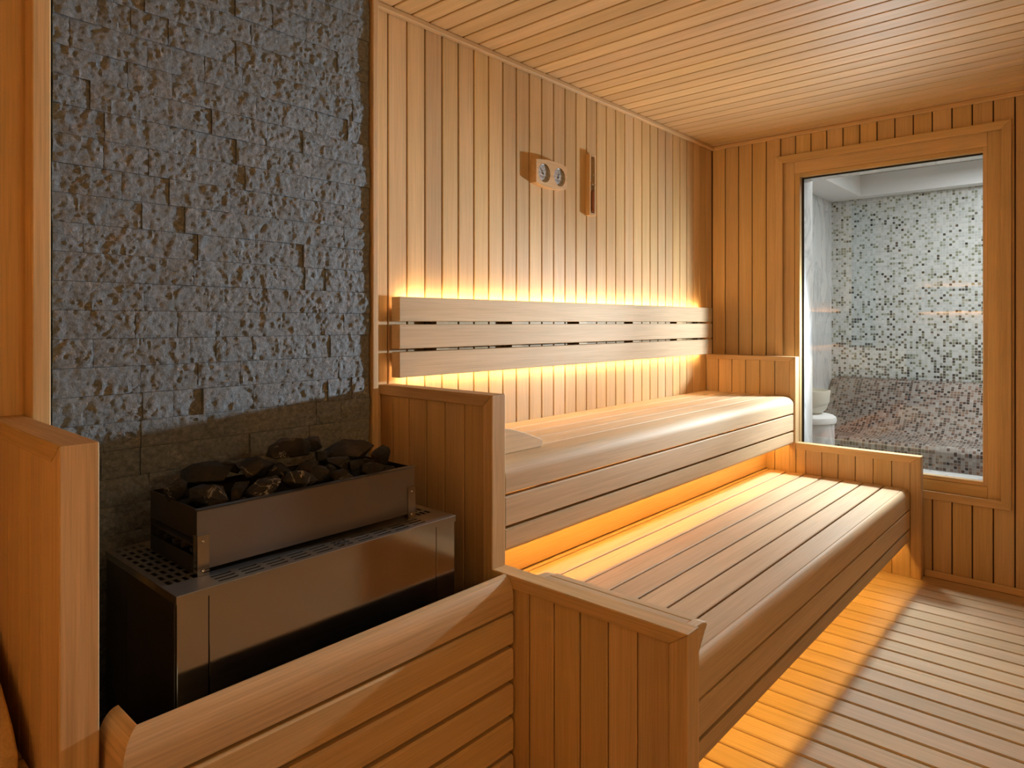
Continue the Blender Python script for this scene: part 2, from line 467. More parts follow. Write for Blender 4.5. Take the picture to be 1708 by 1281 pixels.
# posts at the stone's sides, ceiling trims, baseboard
struct(board('trim_1', 'z', (0.3985, W - 0.062, 0.0), (0.4335, W - 0.0005, H - 0.021), 'coarse_z', None, 0.0025), 'upright wooden post left of the stone panel', 'trim')
struct(board('trim_2', 'z', (1.2995, W - 0.064, 0.0), (1.3215, W - 0.0005, H - 0.021), 'coarse_z', None, 0.0025), 'upright wooden post between stone panel and plank wall', 'trim')
struct(board('trim_3', 'x', (XL, W - 0.022, H - 0.0205), (XR - 0.001, W - 0.0005, H - 0.0005), 'wood_x', None, 0.003), 'narrow ceiling trim along the back wall', 'trim')
struct(board('trim_4', 'y', (XR - 0.020, YF, H - 0.0205), (XR - 0.0005, W - 0.0225, H - 0.0005), 'wood_y', None, 0.003), 'narrow ceiling trim along the window wall', 'trim')
struct(board('baseboard_right', 'y', (XR - 0.014, YF, 0.0005), (XR - 0.0005, 0.70, 0.034), 'wood_y', None, 0.004), 'low wooden baseboard under the window wall', 'baseboard')

# ------------------------------------------------------------------ right wall with window
OY0, OY1, OZ0, OZ1 = 0.397, 1.393, 0.428, 2.138       # clear opening inside the casing
wr = boxes('wall_right', [((XR + 0.014, YF, 0), (4.06, OY0 - 0.01, H + 0.4)), ((XR + 0.014, OY1 + 0.01, 0), (4.06, W + 0.0135, H + 0.4)),
                          ((XR + 0.014, OY0 - 0.01, 0), (4.06, OY1 + 0.01, OZ0 - 0.01)), ((XR + 0.014, OY0 - 0.01, OZ1 + 0.01), (4.06, OY1 + 0.01, H + 0.4))], 'backing')
struct(wr, 'wall of vertical light wood planks around the window', 'wall')
y = W - 0.001
PRP = 0.0817
while y > YF + 0.02:
    y0 = max(y - PRP, YF)
    def pl(za, zb): board('plank', 'z', (XR, y0 + G / 2, za), (XR + 0.0139, y - G / 2, zb), 'wood_z', wr, 0.0022)
    if y0 < OY1 and y > OY0:
        pl(0.0, OZ0 - 0.012); pl(OZ1 + 0.012, H - 0.001)
        for a, b in ((y0 + G / 2, OY0 - 0.011), (OY1 + 0.011, y - G / 2)):
            if b - a > 0.004: board('plank', 'z', (XR, a, OZ0 - 0.0115), (XR + 0.0139, b, OZ1 + 0.0115), 'wood_z', wr, 0.0)
    else:
        pl(0.0, H - 0.001)
    y = y0
win = bpy.data.objects.new('window_1', None); COL.objects.link(win); win.location = (XR, 0.9, OZ0)
struct(win, 'wood framed window onto the mosaic steam room', 'window')
bpy.context.view_layer.update()
def frame4(name, y0, y1, z0, z1, wd, xa, xb, mat, bevel=0.0015, mitre=True):
    """four boards round a rectangle, outer size given, wd inwards"""
    m = wd if mitre else 0
    prism(name, [(y0, z1), (y1, z1), (y1 - m, z1 - wd), (y0 + m, z1 - wd)], 'x', xa, xb, mat + '_y', win, bevel=bevel)
    prism(name, [(y0, z0), (y1, z0), (y1 - m, z0 + wd), (y0 + m, z0 + wd)], 'x', xa, xb, mat + '_y', win, bevel=bevel)
    zz0, zz1 = (z0, z1) if mitre else (z0 + wd, z1 - wd)
    prism(name, [(y0, zz0), (y0, zz1), (y0 + wd, zz1 - m), (y0 + wd, zz0 + m)], 'x', xa, xb, mat + '_z', win, bevel=bevel)
    prism(name, [(y1, zz0), (y1, zz1), (y1 - wd, zz1 - m), (y1 - wd, zz0 + m)], 'x', xa, xb, mat + '_z', win, bevel=bevel)
frame4('casing_board', 0.357, 1.430, 0.384, 2.178, 0.038, XR - 0.016, XR - 0.0004, 'wood')
# frame boards set back behind the casing: stiles run full height, rails between
FX0, FX1 = XR + 0.008, XR + 0.05
for lo, hi, ax in (((FX0, 1.334, OZ0 - 0.008), (FX1, 1.401, OZ1 + 0.008), 'z'), ((FX0, 0.389, OZ0 - 0.008), (FX1, 0.449, OZ1 + 0.008), 'z'),
                   ((FX0, 0.450, OZ0 - 0.008), (FX1, 1.333, 0.475), 'y'), ((FX0, 0.450, 2.075), (FX1, 1.333, OZ1 + 0.008), 'y')):
    board('frame_board', ax, lo, hi, 'wood_' + ax, win, 0.0015)
for lo, hi, ax in (((FX0 + 0.004, 1.306, 0.476), (FX1, 1.3335, 2.0745), 'z'), ((FX0 + 0.004, 0.4495, 0.476), (FX1, 0.468, 2.0745), 'z'),
                   ((FX0 + 0.005, 0.4685, 0.476), (FX1, 1.3055, 0.496), 'y'), ((FX0 + 0.005, 0.4685, 2.054), (FX1, 1.3055, 2.0745), 'y')):
    board('glazing_bead', ax, lo, hi, 'wood_' + ax, win, 0.0015)
boxes('gasket', [((FX1, 1.296, 0.49), (FX1 + 0.006, 1.3335, 2.06)), ((FX1, 0.4685, 2.046), (FX1 + 0.006, 1.296, 2.06)), ((FX1, 0.45, 0.49), (FX1 + 0.006, 0.4685, 2.06)), ((FX1, 0.4685, 0.486), (FX1 + 0.006, 1.296, 0.494))], 'black_rubber', win)
boxes('glass_pane', [((FX1 + 0.0062, 0.45, 0.482), (FX1 + 0.0142, 1.333, 2.07))], 'window_glass', win)
# steam-room side lining of the opening
boxes('reveal_lining', [((FX1 + 0.015, 1.310, 0.44), (4.075, 1.345, 2.12)), ((FX1 + 0.015, 0.425, 0.44), (4.075, 0.455, 2.12)),
                        ((FX1 + 0.015, 0.455, 0.44), (4.075, 1.310, 0.480)), ((FX1 + 0.015, 0.455, 2.066), (4.075, 1.310, 2.12))], 'marble', win)

# ------------------------------------------------------------------ ceiling and the unseen sides of the room
ce = boxes('ceiling', [((XL, YF, H + 0.014), (XR + 0.01, W + 0.05, H + 0.06))], 'backing')
struct(ce, 'ceiling of narrow light wood boards', 'ceiling')
k = math.floor((XL - 1.4135) / PB) + 1
while 1.4135 + k * PB < XR:
    a = 1.4135 + k * PB; b_ = min(a + PB, XR - 0.001)
    if b_ - a > 0.012:
        board('ceiling_board', 'y', (a + 0.003, YF, H), (b_ - 0.003, W - 0.001, H + 0.0139), 'wood_y', ce, 0.0025)
    k += 1
wl = boxes('wall_left', [((XL - 0.05, YF, 0), (XL, W + 0.05, H + 0.06))], 'wood_z')
struct(wl, 'light wood wall on the left, outside the picture', 'wall')
wf = boxes('wall_front', [((XL - 0.05, YF - 0.05, 0), (XR + 0.05, YF, H + 0.06))], 'wood_z')
struct(wf, 'light wood wall behind the viewer', 'wall')

# ------------------------------------------------------------------ partitions
def partition(label, x0, x1, y0, y1, zt, joints, fw, rh, side_rail=True):
    t = thing('partition_panel', label, 'partition', ((x0 + x1) / 2, (y0 + y1) / 2, 0), 'low plank partitions around the benches')
    prism('top_rail', [(y0, zt), (y1, zt), (y1, zt - rh), (y0 + fw, zt - rh)], 'x', x0, x1, 'coarse_y', t, bevel=0.0025)
    prism('end_stile', [(y0, zt), (y0 + fw, zt - rh), (y0 + fw, 0.001), (y0, 0.001)], 'x', x0, x1, 'coarse_z', t, bevel=0.0025)
    ys = sorted([y0 + fw] + [q for q in joints if y0 + fw + 0.01 < q < y1 - 0.01] + [y1])
    for a, b in zip(ys[:-1], ys[1:]):
        board('plank', 'z', (x0 + 0.005, a + 0.0015, 0.001), (x1 - 0.005, b - 0.0015, zt - rh - 0.0003), 'wood_z', t, 0.002)
    return t
partition('tall plank partition on the right of the heater, holding the upper bench end', XA, XA2, 1.303, W - 0.001, 1.043,
          [1.420, 1.504, 1.587, 1.671, 1.753], 0.037, 0.034)
partition('low plank partition in front, closing the near end of the lower bench', XA, XA2, 0.706, 1.3025, 0.5555,
          [0.754, 0.838, 0.920, 1.004, 1.087, 1.171, 1.255], 0.047, 0.034)
partition('tall plank partition at the far left, left of the heater', XB, XB2, 1.302, W - 0.001, 1.043,
          [1.351, 1.428, 1.502, 1.580, 1.660, 1.740], 0.049, 0.034)
partition('tall plank partition at the far end of the upper bench, beside the window', XP, 3.812, 1.296, W - 0.001, 1.060,
          [1.410, 1.493, 1.575, 1.657, 1.738], 0.033, 0.026)
partition('low plank partition at the far end of the lower bench, under the window', XP, 3.806, 0.703, 1.2955, 0.596,
          [0.831, 0.915, 0.998, 1.081, 1.162, 1.244], 0.046, 0.036)

# ------------------------------------------------------------------ benches
BX0, BX1 = XA2 + 0.004, XP - 0.004
def led(label, lo, hi, mat, ax):
    o = board('led_strip', ax, lo, hi, mat, None, 0.0)
    return tag(o, label, 'led strip', 'warm LED strips')
def bench(label, zt, slats, nose_back, yf, r, z1, z2, z3, riser=None):
    t = thing('sauna_bench', label, 'bench', ((BX0 + BX1) / 2, (yf + slats[-1][1]) / 2, 0))
    for a, b in slats:
        board('slat', 'x', (BX0, a, zt - 0.028), (BX1, b, zt), 'bench_x', t, 0.0025)
    rx, rz = r
    prof = [(nose_back, zt - 0.0275), (nose_back, zt)] + arc(yf + rx, zt - rz, rx, rz, 90, 180, 12) + [(yf, z1 + 0.005), (yf + 0.026, z1 + 0.005), (yf + 0.026, zt - 0.03)]
    if nose_back < yf + 0.05:
        prof = [(nose_back, zt - 0.0285), (nose_back, zt)] + arc(yf + rx, zt - rz, rx, rz, 90, 180, 12) + [(yf, z1 + 0.005), (yf + 0.020, z1 + 0.005), (yf + 0.020, zt - 0.0285)]
    prism('nosing', prof, 'x', BX0, BX1, 'bench_x', t, smooth=35)
    board('fascia_board', 'x', (BX0, yf, z2 + 0.005), (BX1, yf + 0.026, z1 - 0.005), 'bench_x', t, 0.0022)
    pr2 = [(yf, z2 - 0.005), (yf + 0.026, z2 - 0.005), (yf + 0.026, z3)] + arc(yf + 0.018, z3 + 0.018, 0.018, 0.018, 270, 180, 6)
    prism('fascia_board', pr2, 'x', BX0, BX1, 'bench_x', t, smooth=35)
    for xx in (1.62, 2.25, 2.9, 3.5):
        board('bearer', 'y', (xx, yf + 0.0262, zt - 0.090), (xx + 0.045, slats[-1][1] - 0.002, zt - 0.0287), 'wood_y', t, 0.002)
        board('bearer_leg', 'z', (xx, yf + 0.0345, z3 + 0.012), (xx + 0.045, yf + 0.042, zt - 0.0970), 'wood_z', t, 0.0)
    board('leak_block', 'x', (BX0, yf + 0.0263, z2 - 0.016), (BX1, yf + 0.0343, z2 + 0.016), 'wood_x', t, 0)  # added strip, blocks LED light leaking out through the fascia gap
    board('light_stop_panel', 'x', (BX0, yf + 0.10, zt - 0.0965), (BX1, slats[-1][1] - 0.002, zt - 0.0905), 'backing', t, 0)  # added dark panels, stop lamp light falling through the slat gaps
    board('light_stop_panel', 'x', (BX0, yf + 0.0265, zt - 0.0965), (BX1, yf + 0.0995, zt - 0.0905), 'backing', t, 0)
    if riser: board('riser_board', 'x', (BX0, riser[0], riser[1]), (BX1, riser[0] + 0.018, riser[2]), 'wood_x', t, 0.002)
    return t
UZ, LZ = 0.845, 0.433
bench('upper wooden bench of long slats under the backrest', UZ, [(1.419, 1.511), (1.519, 1.611), (1.619, 1.711), (1.719, W - 0.003)], 1.411, 1.305,
      (0.046, 0.042), 0.751, 0.657, 0.585, (1.452, LZ + 0.006, UZ - 0.0970))
bench('lower wooden bench of long slats with a rounded front edge', LZ, [(0.776, 0.858), (0.866, 0.953), (0.961, 1.048), (1.056, 1.146), (1.154, 1.241), (1.249, 1.336), (1.344, 1.432), (1.440, 1.53)], 0.7745, 0.751,
      (0.0225, 0.036), 0.333, 0.237, 0.172)
led('warm LED strip hidden under the front of the upper bench', (1.46, 1.350, 0.628), (3.73, 1.358, 0.632), 'led_warm_low', 'x')
led('warm LED strip hidden under the front of the lower bench', (1.46, 0.794, 0.215), (3.73, 0.802, 0.219), 'led_warm_low', 'x')
# ------------------------------------------------------------------ backrest on the back wall
BRX0, BRX1 = 1.402, 3.690
br = thing('backrest', 'wooden backrest of three long boards, glowing along its edges, on the back wall', 'backrest', ((BRX0 + BRX1) / 2, 1.77, 1.066))
for a, b in ((1.251, 1.332), (1.161, 1.241), (1.066, 1.150)):
    board('backrest_board', 'x', (BRX0, 1.745, a), (BRX1, 1.788, b), 'bench_x', br, 0.002)
for xx in (1.60, 2.0, 2.45, 2.9, 3.35, 3.60):
    board('batten', 'z', (xx, 1.7882, 1.1105), (xx + 0.06, W - 0.0005, 1.2895), 'wood_z', br, 0.0)
for za in (1.098, 1.290):  # added shields, keep the LED light out of the gaps between boards
    board('light_shield', 'x', (BRX0 + 0.03, 1.7882, za), (BRX1 - 0.02, W - 0.0005, za + 0.012), 'wood_x', br, 0.0)
led('warm LED strip hidden behind the top edge of the backrest', (1.45, 1.7885, 1.321), (3.655, 1.7935, 1.329), 'led_warm', 'x')
led('warm LED strip hidden behind the bottom edge of the backrest', (1.45, 1.7885, 1.069), (3.655, 1.7935, 1.077), 'led_warm', 'x')
# the same backrest on the left wall, seen only as a reflection in the window
b2 = thing('backrest', 'wooden backrest with glowing edges on the left wall, outside the picture', 'backrest', (XL + 0.05, 0.6, 1.37))
for a, b in ((1.560, 1.645), (1.465, 1.550), (1.370, 1.455)):
    board('backrest_board', 'y', (XL + 0.028, -1.2, a), (XL + 0.071, 1.70, b), 'bench_y', b2, 0.002)
for yy in (-1.0, 0.2, 1.4):
    board('batten', 'z', (XL + 0.0005, yy, 1.40), (XL + 0.0278, yy + 0.06, 1.61), 'wood_z', b2, 0.0)
led('warm LED strip behind the top of the left wall backrest, outside the picture', (XL + 0.0225, -1.15, 1.628), (XL + 0.0275, 1.66, 1.636), 'led_wall', 'y')
led('warm LED strip behind the bottom of the left wall backrest, outside the picture', (XL + 0.0225, -1.15, 1.380), (XL + 0.0275, 1.66, 1.388), 'led_wall', 'y')
# bench on the left, only its corner shows
lb = thing('sauna_bench', 'wooden bench at the far left, its corner showing beside the tall partition', 'bench', (-0.38, 1.35, 0))
yy = 0.95
while yy < W - 0.05:
    board('slat', 'x', (XL + 0.01, yy, 0.409), (XB - 0.003, min(yy + 0.088, W - 0.003), 0.437), 'bench_x', lb, 0.0025); yy += 0.0955
board('fascia_board', 'x', (XL + 0.01, 0.925, 0.20), (XB - 0.003, 0.949, 0.437), 'bench_x', lb, 0.003)
for xx in (-0.9, -0.35, 0.2): board('bearer', 'y', (xx, 0.95, 0.30), (xx + 0.045, W - 0.004, 0.4085), 'wood_y', lb, 0.002)
for xx in (-0.9, -0.35, 0.2): board('leg', 'z', (xx, 1.0, 0.001), (xx + 0.045, 1.045, 0.2995), 'wood_z', lb, 0.002)

# ------------------------------------------------------------------ guard of horizontal boards before the heater
GX0, GX1, GYF, GYE = 0.402, XA - 0.002, 1.221, 1.345
gd = thing('heater_guard', 'low guard of horizontal rounded boards in front of the heater', 'guard', ((GX0 + GX1) / 2, GYF + 0.02, 0))
cap = [(GYF + 0.034, 0.556)] + arc(GYF + 0.034, 0.500, 0.034, 0.056, 90, 180, 10) + [(GYF, 0.466), (GYF + 0.034, 0.466)]
prism('cap_board', cap, 'x', GX0, GX1, 'coarse_x', gd, smooth=35, sh0=lambda a, b: a - GYF)
capr = [(GX0 + 0.034, 0.556)] + arc(GX0 + 0.034, 0.500, 0.034, 0.056, 90, 180, 10) + [(GX0, 0.466), (GX0 + 0.034, 0.466)]
prism('cap_return', capr, 'y', GYF, GYE, 'coarse_y', gd, smooth=35, sh0=lambda a, b: a - GX0)
zs = [0.461, 0.367, 0.270, 0.176, 0.078, 0.004]
for za, zb in zip(zs[1:], zs[:-1]):
    c = 0.006; g_ = 0.0055
    pf = [(GYF + c, zb - g_), (GYF + 0.03, zb - g_), (GYF + 0.03, za + g_), (GYF + c, za + g_), (GYF, za + g_ + c), (GYF, zb - g_ - c)]
    prism('guard_board', pf, 'x', GX0, GX1, 'wood_x', gd, sh0=lambda a, b: a - GYF)
    pf = [(p[0] - GYF + GX0, p[1]) for p in pf]
    prism('return_board', pf, 'y', GYF, GYE, 'wood_y', gd, sh0=lambda a, b: a - GX0)
board('inner_lining', 'x', (GX0 + 0.042, GYF + 0.0305, 0.013), (GX1, GYF + 0.0400, 0.488), 'backing', gd, 0)

# ------------------------------------------------------------------ heater
KH = 0.955
def kz(z): return CAM_Z - (CAM_Z - z) * KH
HX0, HX1, HY0, HY1, HZ = 0.527, 1.2415, 1.316, 1.700, 0.733
ht = thing('sauna_heater', 'long stainless steel sauna heater with a stone tray on top', 'heater', ((HX0 + HX1) / 2, (HY0 + HY1) / 2, 0.012))
board('front_panel', 'z', (HX0 + 0.061, HY0, 0.16), (HX1 - 0.065, HY0 + 0.012, HZ - 0.0165), 'steel', ht, 0.001)
board('corner_panel', 'z', (HX0, HY0, 0.16), (HX0 + 0.0595, HY0 + 0.012, HZ - 0.0165), 'steel', ht, 0.001)
board('corner_panel', 'z', (HX1 - 0.0635, HY0, 0.16), (HX1, HY0 + 0.012, HZ - 0.0165), 'steel', ht, 0.001)
boxes('inner_body', [((HX0 + 0.004, HY0 + 0.0125, 0.16), (HX1 - 0.004, HY1, HZ - 0.02))], 'dark_iron', ht)
for xx in (HX0, HX1 - 0.0035):
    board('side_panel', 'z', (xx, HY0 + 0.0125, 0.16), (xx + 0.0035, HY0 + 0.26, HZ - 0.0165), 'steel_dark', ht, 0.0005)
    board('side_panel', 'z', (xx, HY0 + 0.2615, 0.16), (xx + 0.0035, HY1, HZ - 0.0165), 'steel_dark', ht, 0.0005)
for xx in (HX0 + 0.05, HX1 - 0.10):
    for yy in (HY0 + 0.05, HY1 - 0.10):
        board('foot', 'z', (xx, yy, 0.0125), (xx + 0.05, yy + 0.05, 0.1595), 'dark_iron', ht, 0.003)
# perforated top plate with a folded rim
TX0, TX1, TY0, TY1 = 0.596, 1.1575, 1.384, 1.631       # tray footprint
def grid_plate(name, xs, ys, hole, z, th, mat, parent):
    bm = bmesh.new(); V = {}
    o = Vector((xs[0], ys[0], z))
    def v(i, j):
        if (i, j) not in V: V[i, j] = bm.verts.new(Vector((xs[i], ys[j], z)) - o)
        return V[i, j]
    for i in range(len(xs) - 1):
        for j in range(len(ys) - 1):
            if not hole((xs[i] + xs[i + 1]) / 2, (ys[j] + ys[j + 1]) / 2):
                bm.faces.new((v(i, j), v(i + 1, j), v(i + 1, j + 1), v(i, j + 1)))
    ob = link(name, fin(bm, name), mat, parent, o)
    md = ob.modifiers.new('thickness', 'SOLIDIFY'); md.thickness = th; md.offset = 1
    return ob
H_ = []   # hole rectangles x0,x1,y0,y1
n = 10; wx = (HX1 - 0.075 - (HX0 + 0.085)) / n
for i in range(n):
    for q in range(3):
        if i == 5 and q != 3: continue
        x0 = HX0 + 0.085 + i * wx
        H_.append((x0, x0 + wx - 0.013, HY0 + 0.012 + q * 0.0165, HY0 + 0.012 + q * 0.0165 + 0.0085))
x5 = HX0 + 0.085 + 5 * wx
for q in range(3):
    H_.append((x5, x5 + 0.018, HY0 + 0.012 + q * 0.0165, HY0 + 0.012 + q * 0.0165 + 0.0085))
    H_.append((x5 + wx - 0.031, x5 + wx - 0.013, HY0 + 0.012 + q * 0.0165, HY0 + 0.012 + q * 0.0165 + 0.0085))
for xa in (HX0 + 0.010, HX1 - 0.0815):
    for i in range(4):
        for q in range(9):
            x0 = xa + i * 0.0165; y0 = HY0 + 0.068 + q * 0.0345
            H_.append((x0, x0 + 0.0095, y0, y0 + 0.025))
xs = sorted(set([HX0 - 0.002, HX1 + 0.002] + [round(v, 5) for h in H_ for v in h[:2]]))
ys = sorted(set([HY0 - 0.002, HY1] + [round(v, 5) for h in H_ for v in h[2:]]))
grid_plate('top_grille', xs, ys, lambda x, y: any(h[0] < x < h[1] and h[2] < y < h[3] for h in H_), HZ - 0.0015, 0.0015, 'steel_top', ht)
boxes('rim', [((HX0 - 0.002, HY0 - 0.0025, HZ - 0.016), (HX1 + 0.002, HY0 - 0.0002, HZ - 0.0015)), ((HX0 - 0.0025, HY0, HZ - 0.016), (HX0 - 0.0002, HY1, HZ - 0.0015)), ((HX1 + 0.0002, HY0, HZ - 0.016), (HX1 + 0.0025, HY1, HZ - 0.0015))], 'steel', ht)
# small flame-shaped cut mark in the middle of the grille
fm = bmesh.new()
for dx, s in ((-0.014, 0.8), (0.0, 1.1), (0.014, 0.8)):
    pts = [(0, -0.012), (0.006, -0.002), (0.002, 0.006), (0.004, 0.014), (-0.004, 0.006), (-0.006, -0.003)]
    vs = [fm.verts.new((dx + a * s, b * s * 1.3, 0)) for a, b in pts]; fm.faces.new(vs)
link('flame_emblem', fin(fm, 'flame_emblem'), 'ink', ht, (x5 + wx / 2 - 0.007, HY0 + 0.032, HZ + 0.0006))
# stone tray
tr = kz(0.851)
fp = prism('tray_front', [(TY0, HZ + 0.012), (TY0, tr - 0.004), (TY0 - 0.006, tr), (TY0 + 0.010, tr), (TY0 + 0.010, tr - 0.003), (TY0 + 0.003, tr - 0.004), (TY0 + 0.003, HZ + 0.012)], 'x', TX0 - 0.003, TX1 + 0.003, 'steel_matte', ht)
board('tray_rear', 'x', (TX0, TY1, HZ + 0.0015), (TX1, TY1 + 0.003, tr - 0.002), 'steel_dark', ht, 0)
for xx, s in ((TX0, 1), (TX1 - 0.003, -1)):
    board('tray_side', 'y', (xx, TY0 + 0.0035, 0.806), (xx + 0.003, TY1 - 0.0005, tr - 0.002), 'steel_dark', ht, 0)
    board('tray_side_sill', 'y', (xx, TY0 + 0.0035, HZ + 0.0008), (xx + 0.003, TY1 - 0.0005, 0.768), 'steel_dark', ht, 0)
    xo = xx - 0.0012 if s > 0 else xx + 0.0032
    board('bracket', 'z', (xo - 0.001, TY0 - 0.002, HZ + 0.0006), (xo + 0.001, TY0 + 0.020, HZ + 0.082), 'steel', ht, 0)
    xo2 = TX0 - 0.003 if s > 0 else TX1 - 0.020
    bk = board('bracket', 'z', (xo2, TY0 - 0.0024, HZ + 0.0006), (xo2 + 0.024, TY0 - 0.0002, HZ + 0.082), 'steel', ht, 0)
    for zz in (0.010, 0.070):
        lathe('screw', [(0.0001, -0.0022), (0.0022, -0.0018), (0.0032, 0.0)], (xo2 + 0.012, TY0 - 0.0025, HZ + zz), 'chrome', bk, 14, 'y')
    for q in range(5):
        board('heating_rod', 'x', (xx - 0.0 if s > 0 else xx - 0.06, TY0 + 0.03 + q * 0.044, 0.775), (xx + 0.06 if s > 0 else xx + 0.003, TY0 + 0.042 + q * 0.044, 0.783), 'dark_iron', ht, 0.002)
boxes('tray_grate', [((TX0 + 0.0035, TY0 + 0.012, 0.786), (TX1 - 0.0035, TY1 - 0.0005, 0.791))], 'dark_iron', ht)

# ------------------------------------------------------------------ stones in the tray
FWD = Vector((math.cos(YAW), math.sin(YAW), 0)); RGT = Vector((math.sin(YAW), -math.cos(YAW), 0))
def at_y(u, v, y):
    d = FWD + RGT * ((u - 854) / 1126.57) + Vector((0, 0, 1)) * ((537.78 - v) / 1126.57)
    return Vector((0, 0, CAM_Z)) + d * (y / d.y)
def rock(loc, rx, ry, rz, seed, label, group, mat='rock', rot=None):
    rr = random.Random(seed)
    bm = bmesh.new()
    for k in range(15):
        v = Vector((rr.gauss(0, 1), rr.gauss(0, 1), rr.gauss(0, 1))).normalized() * rr.uniform(0.82, 1.08)
        bm.verts.new((v.x * rx, v.y * ry, v.z * rz))
    res = bmesh.ops.convex_hull(bm, input=bm.verts)
    dead = [e for e in res['geom_interior'] if isinstance(e, bmesh.types.BMVert)]
    bmesh.ops.delete(bm, geom=dead, context='VERTS')
    bmesh.ops.bevel(bm, geom=bm.edges[:], offset=min(rx, rz) * 0.045, segments=1, affect='EDGES')
    bmesh.ops.triangulate(bm, faces=bm.faces)
    bmesh.ops.subdivide_edges(bm, edges=bm.edges[:], cuts=1, use_grid_fill=True)
    for v in bm.verts:
        p = v.co * 38 + Vector((seed * 5.1, 0, 0))
        v.co += v.co.normalized() * (0.0032 * noise.noise(p) + 0.0016 * noise.noise(p * 2.6))
    me = fin(bm, 'sauna_stone', 26)
    o = link('sauna_stone', me, mat, None, loc)
    o.rotation_euler = rot or (rr.uniform(-0.25, 0.25), rr.uniform(-0.3, 0.3), rr.uniform(-0.5, 0.5))
    tag(o, label, 'stone', group)
    return o
GR = 'dark stones heaped in the heater tray'
MM = 0.00152 * KH
rocks = [  # u, v, y, half width px, half height px, label, material
    (291, 817, 1.60, 20, 18, 'small dark stone in the left corner of the heater tray', 'rock'),
    (353, 827, 1.545, 41, 20, 'white-veined dark stone at the front left of the heater tray', 'rock_veined'),
    (343, 792, 1.655, 44, 21, 'broad dark stone behind the white-veined one at the tray left', 'rock'),
    (387, 776, 1.65, 20, 15, 'small rounded stone on top at the left part of the heap', 'rock'),
    (424, 783, 1.60, 36, 24, 'angular dark stone left of the heap summit', 'rock'),
    (446, 814, 1.50, 34, 19, 'dark stone with a bright white vein at the front of the heater tray', 'rock_veined'),
    (402, 818, 1.55, 24, 16, 'dark stone low between the two white-veined stones at the tray front', 'rock'),
    (481, 750, 1.62, 43, 25, 'largest dark stone topping the heap', 'rock'),
    (472, 786, 1.58, 26, 19, 'dark stone directly under the heap summit', 'rock'),
    (514, 781, 1.57, 26, 17, 'dark wedge-shaped stone right of the one under the summit', 'rock'),
    (498, 801, 1.49, 29, 17, 'brownish stone with white flecks at the tray front middle', 'rock_veined'),
    (520, 741, 1.65, 24, 16, 'small dark stone right behind the heap summit', 'rock'),
    (580, 751, 1.61, 52, 24, 'long flat dark stone on top at the right part of the heap', 'rock'),
    (537, 760, 1.60, 22, 17, 'dark stone tucked below the small stone right of the summit', 'rock'),
    (531, 793, 1.50, 21, 19, 'narrow dark stone at the tray front, right of the white-flecked one', 'rock'),
    (549, 789, 1.515, 14, 20, 'upright narrow stone at the tray front middle', 'rock'),
    (574, 794, 1.49, 27, 15, 'flat dark stone at the tray front, right of the upright narrow one', 'rock'),
    (566, 776, 1.54, 28, 18, 'dark stone under the long flat stone, above the tray front', 'rock'),
    (594, 780, 1.52, 20, 22, 'dark blocky stone under the right tip of the long flat stone', 'rock'),
    (621, 783, 1.49, 27, 16, 'light edged flat stone at the tray front right', 'rock'),
    (636, 765, 1.545, 22, 27, 'pointed dark stone standing at the right end of the tray', 'rock'),
    (648, 786, 1.51, 22, 12, 'flat dark stone at the foot of the pointed one at the tray right end', 'rock'),
    (614, 772, 1.56, 19, 11, 'dark stone between the long flat stone and the pointed one', 'rock'),
]
for i, (u, v, y, hw, hh, lab, mt) in enumerate(rocks):
    p = at_y(u, v, y * KH)
    rock(p, hw * MM, min(hw * MM * 0.85, 0.055), hh * MM, 100 + i * 7, lab, GR, mt)
k = 0
for i in range(7):
    for q in range(2):
        if (i, q) in ((6, 0), (0, 0)): continue
        rock((0.648 + i * 0.076 + RND.uniform(-0.006, 0.006), 1.455 + q * 0.105 + RND.uniform(-0.006, 0.006), 0.826 + RND.uniform(-0.003, 0.005)),
             0.036, 0.047, 0.029, 900 + k, 'dark stone lying underneath the heap in the heater tray', GR); k += 1

# ------------------------------------------------------------------ headrests
def headrest(label, prof, axis, s0, s1, loc, slots=None):
    t = thing('headrest', label, 'headrest', loc)
    return t
# on the upper bench: wedge against the tall partition
t = thing('headrest', 'curved wooden headrest wedge lying on the upper bench by the heater partition', 'headrest', (1.58, 1.46, UZ))
wedge = [(XA2 + 0.006, UZ + 0.0005), (1.698, UZ + 0.0005), (1.704, UZ + 0.022)] + [(1.704 - (1.704 - XA2 - 0.006) * q / 8, UZ + 0.022 + 0.066 * math.sin(q / 8 * math.pi * 0.5) ** 1.0) for q in range(1, 9)]
for a, b in ((1.388, 1.412), (1.50, 1.524)):
    prism('side_cheek', wedge, 'y', a, b, 'bench_x', t, bevel=0.002)
for q in range(6):
    f0 = (q + 0.25) / 6.4; xx = 1.695 - (1.695 - XA2 - 0.012) * f0
    zz = UZ + 0.016 + 0.066 * math.sin(f0 * math.pi * 0.5)
    board('cross_slat', 'y', (xx - 0.036, 1.4125, zz - 0.018), (xx, 1.4995, zz), 'bench_y', t, 0.002)
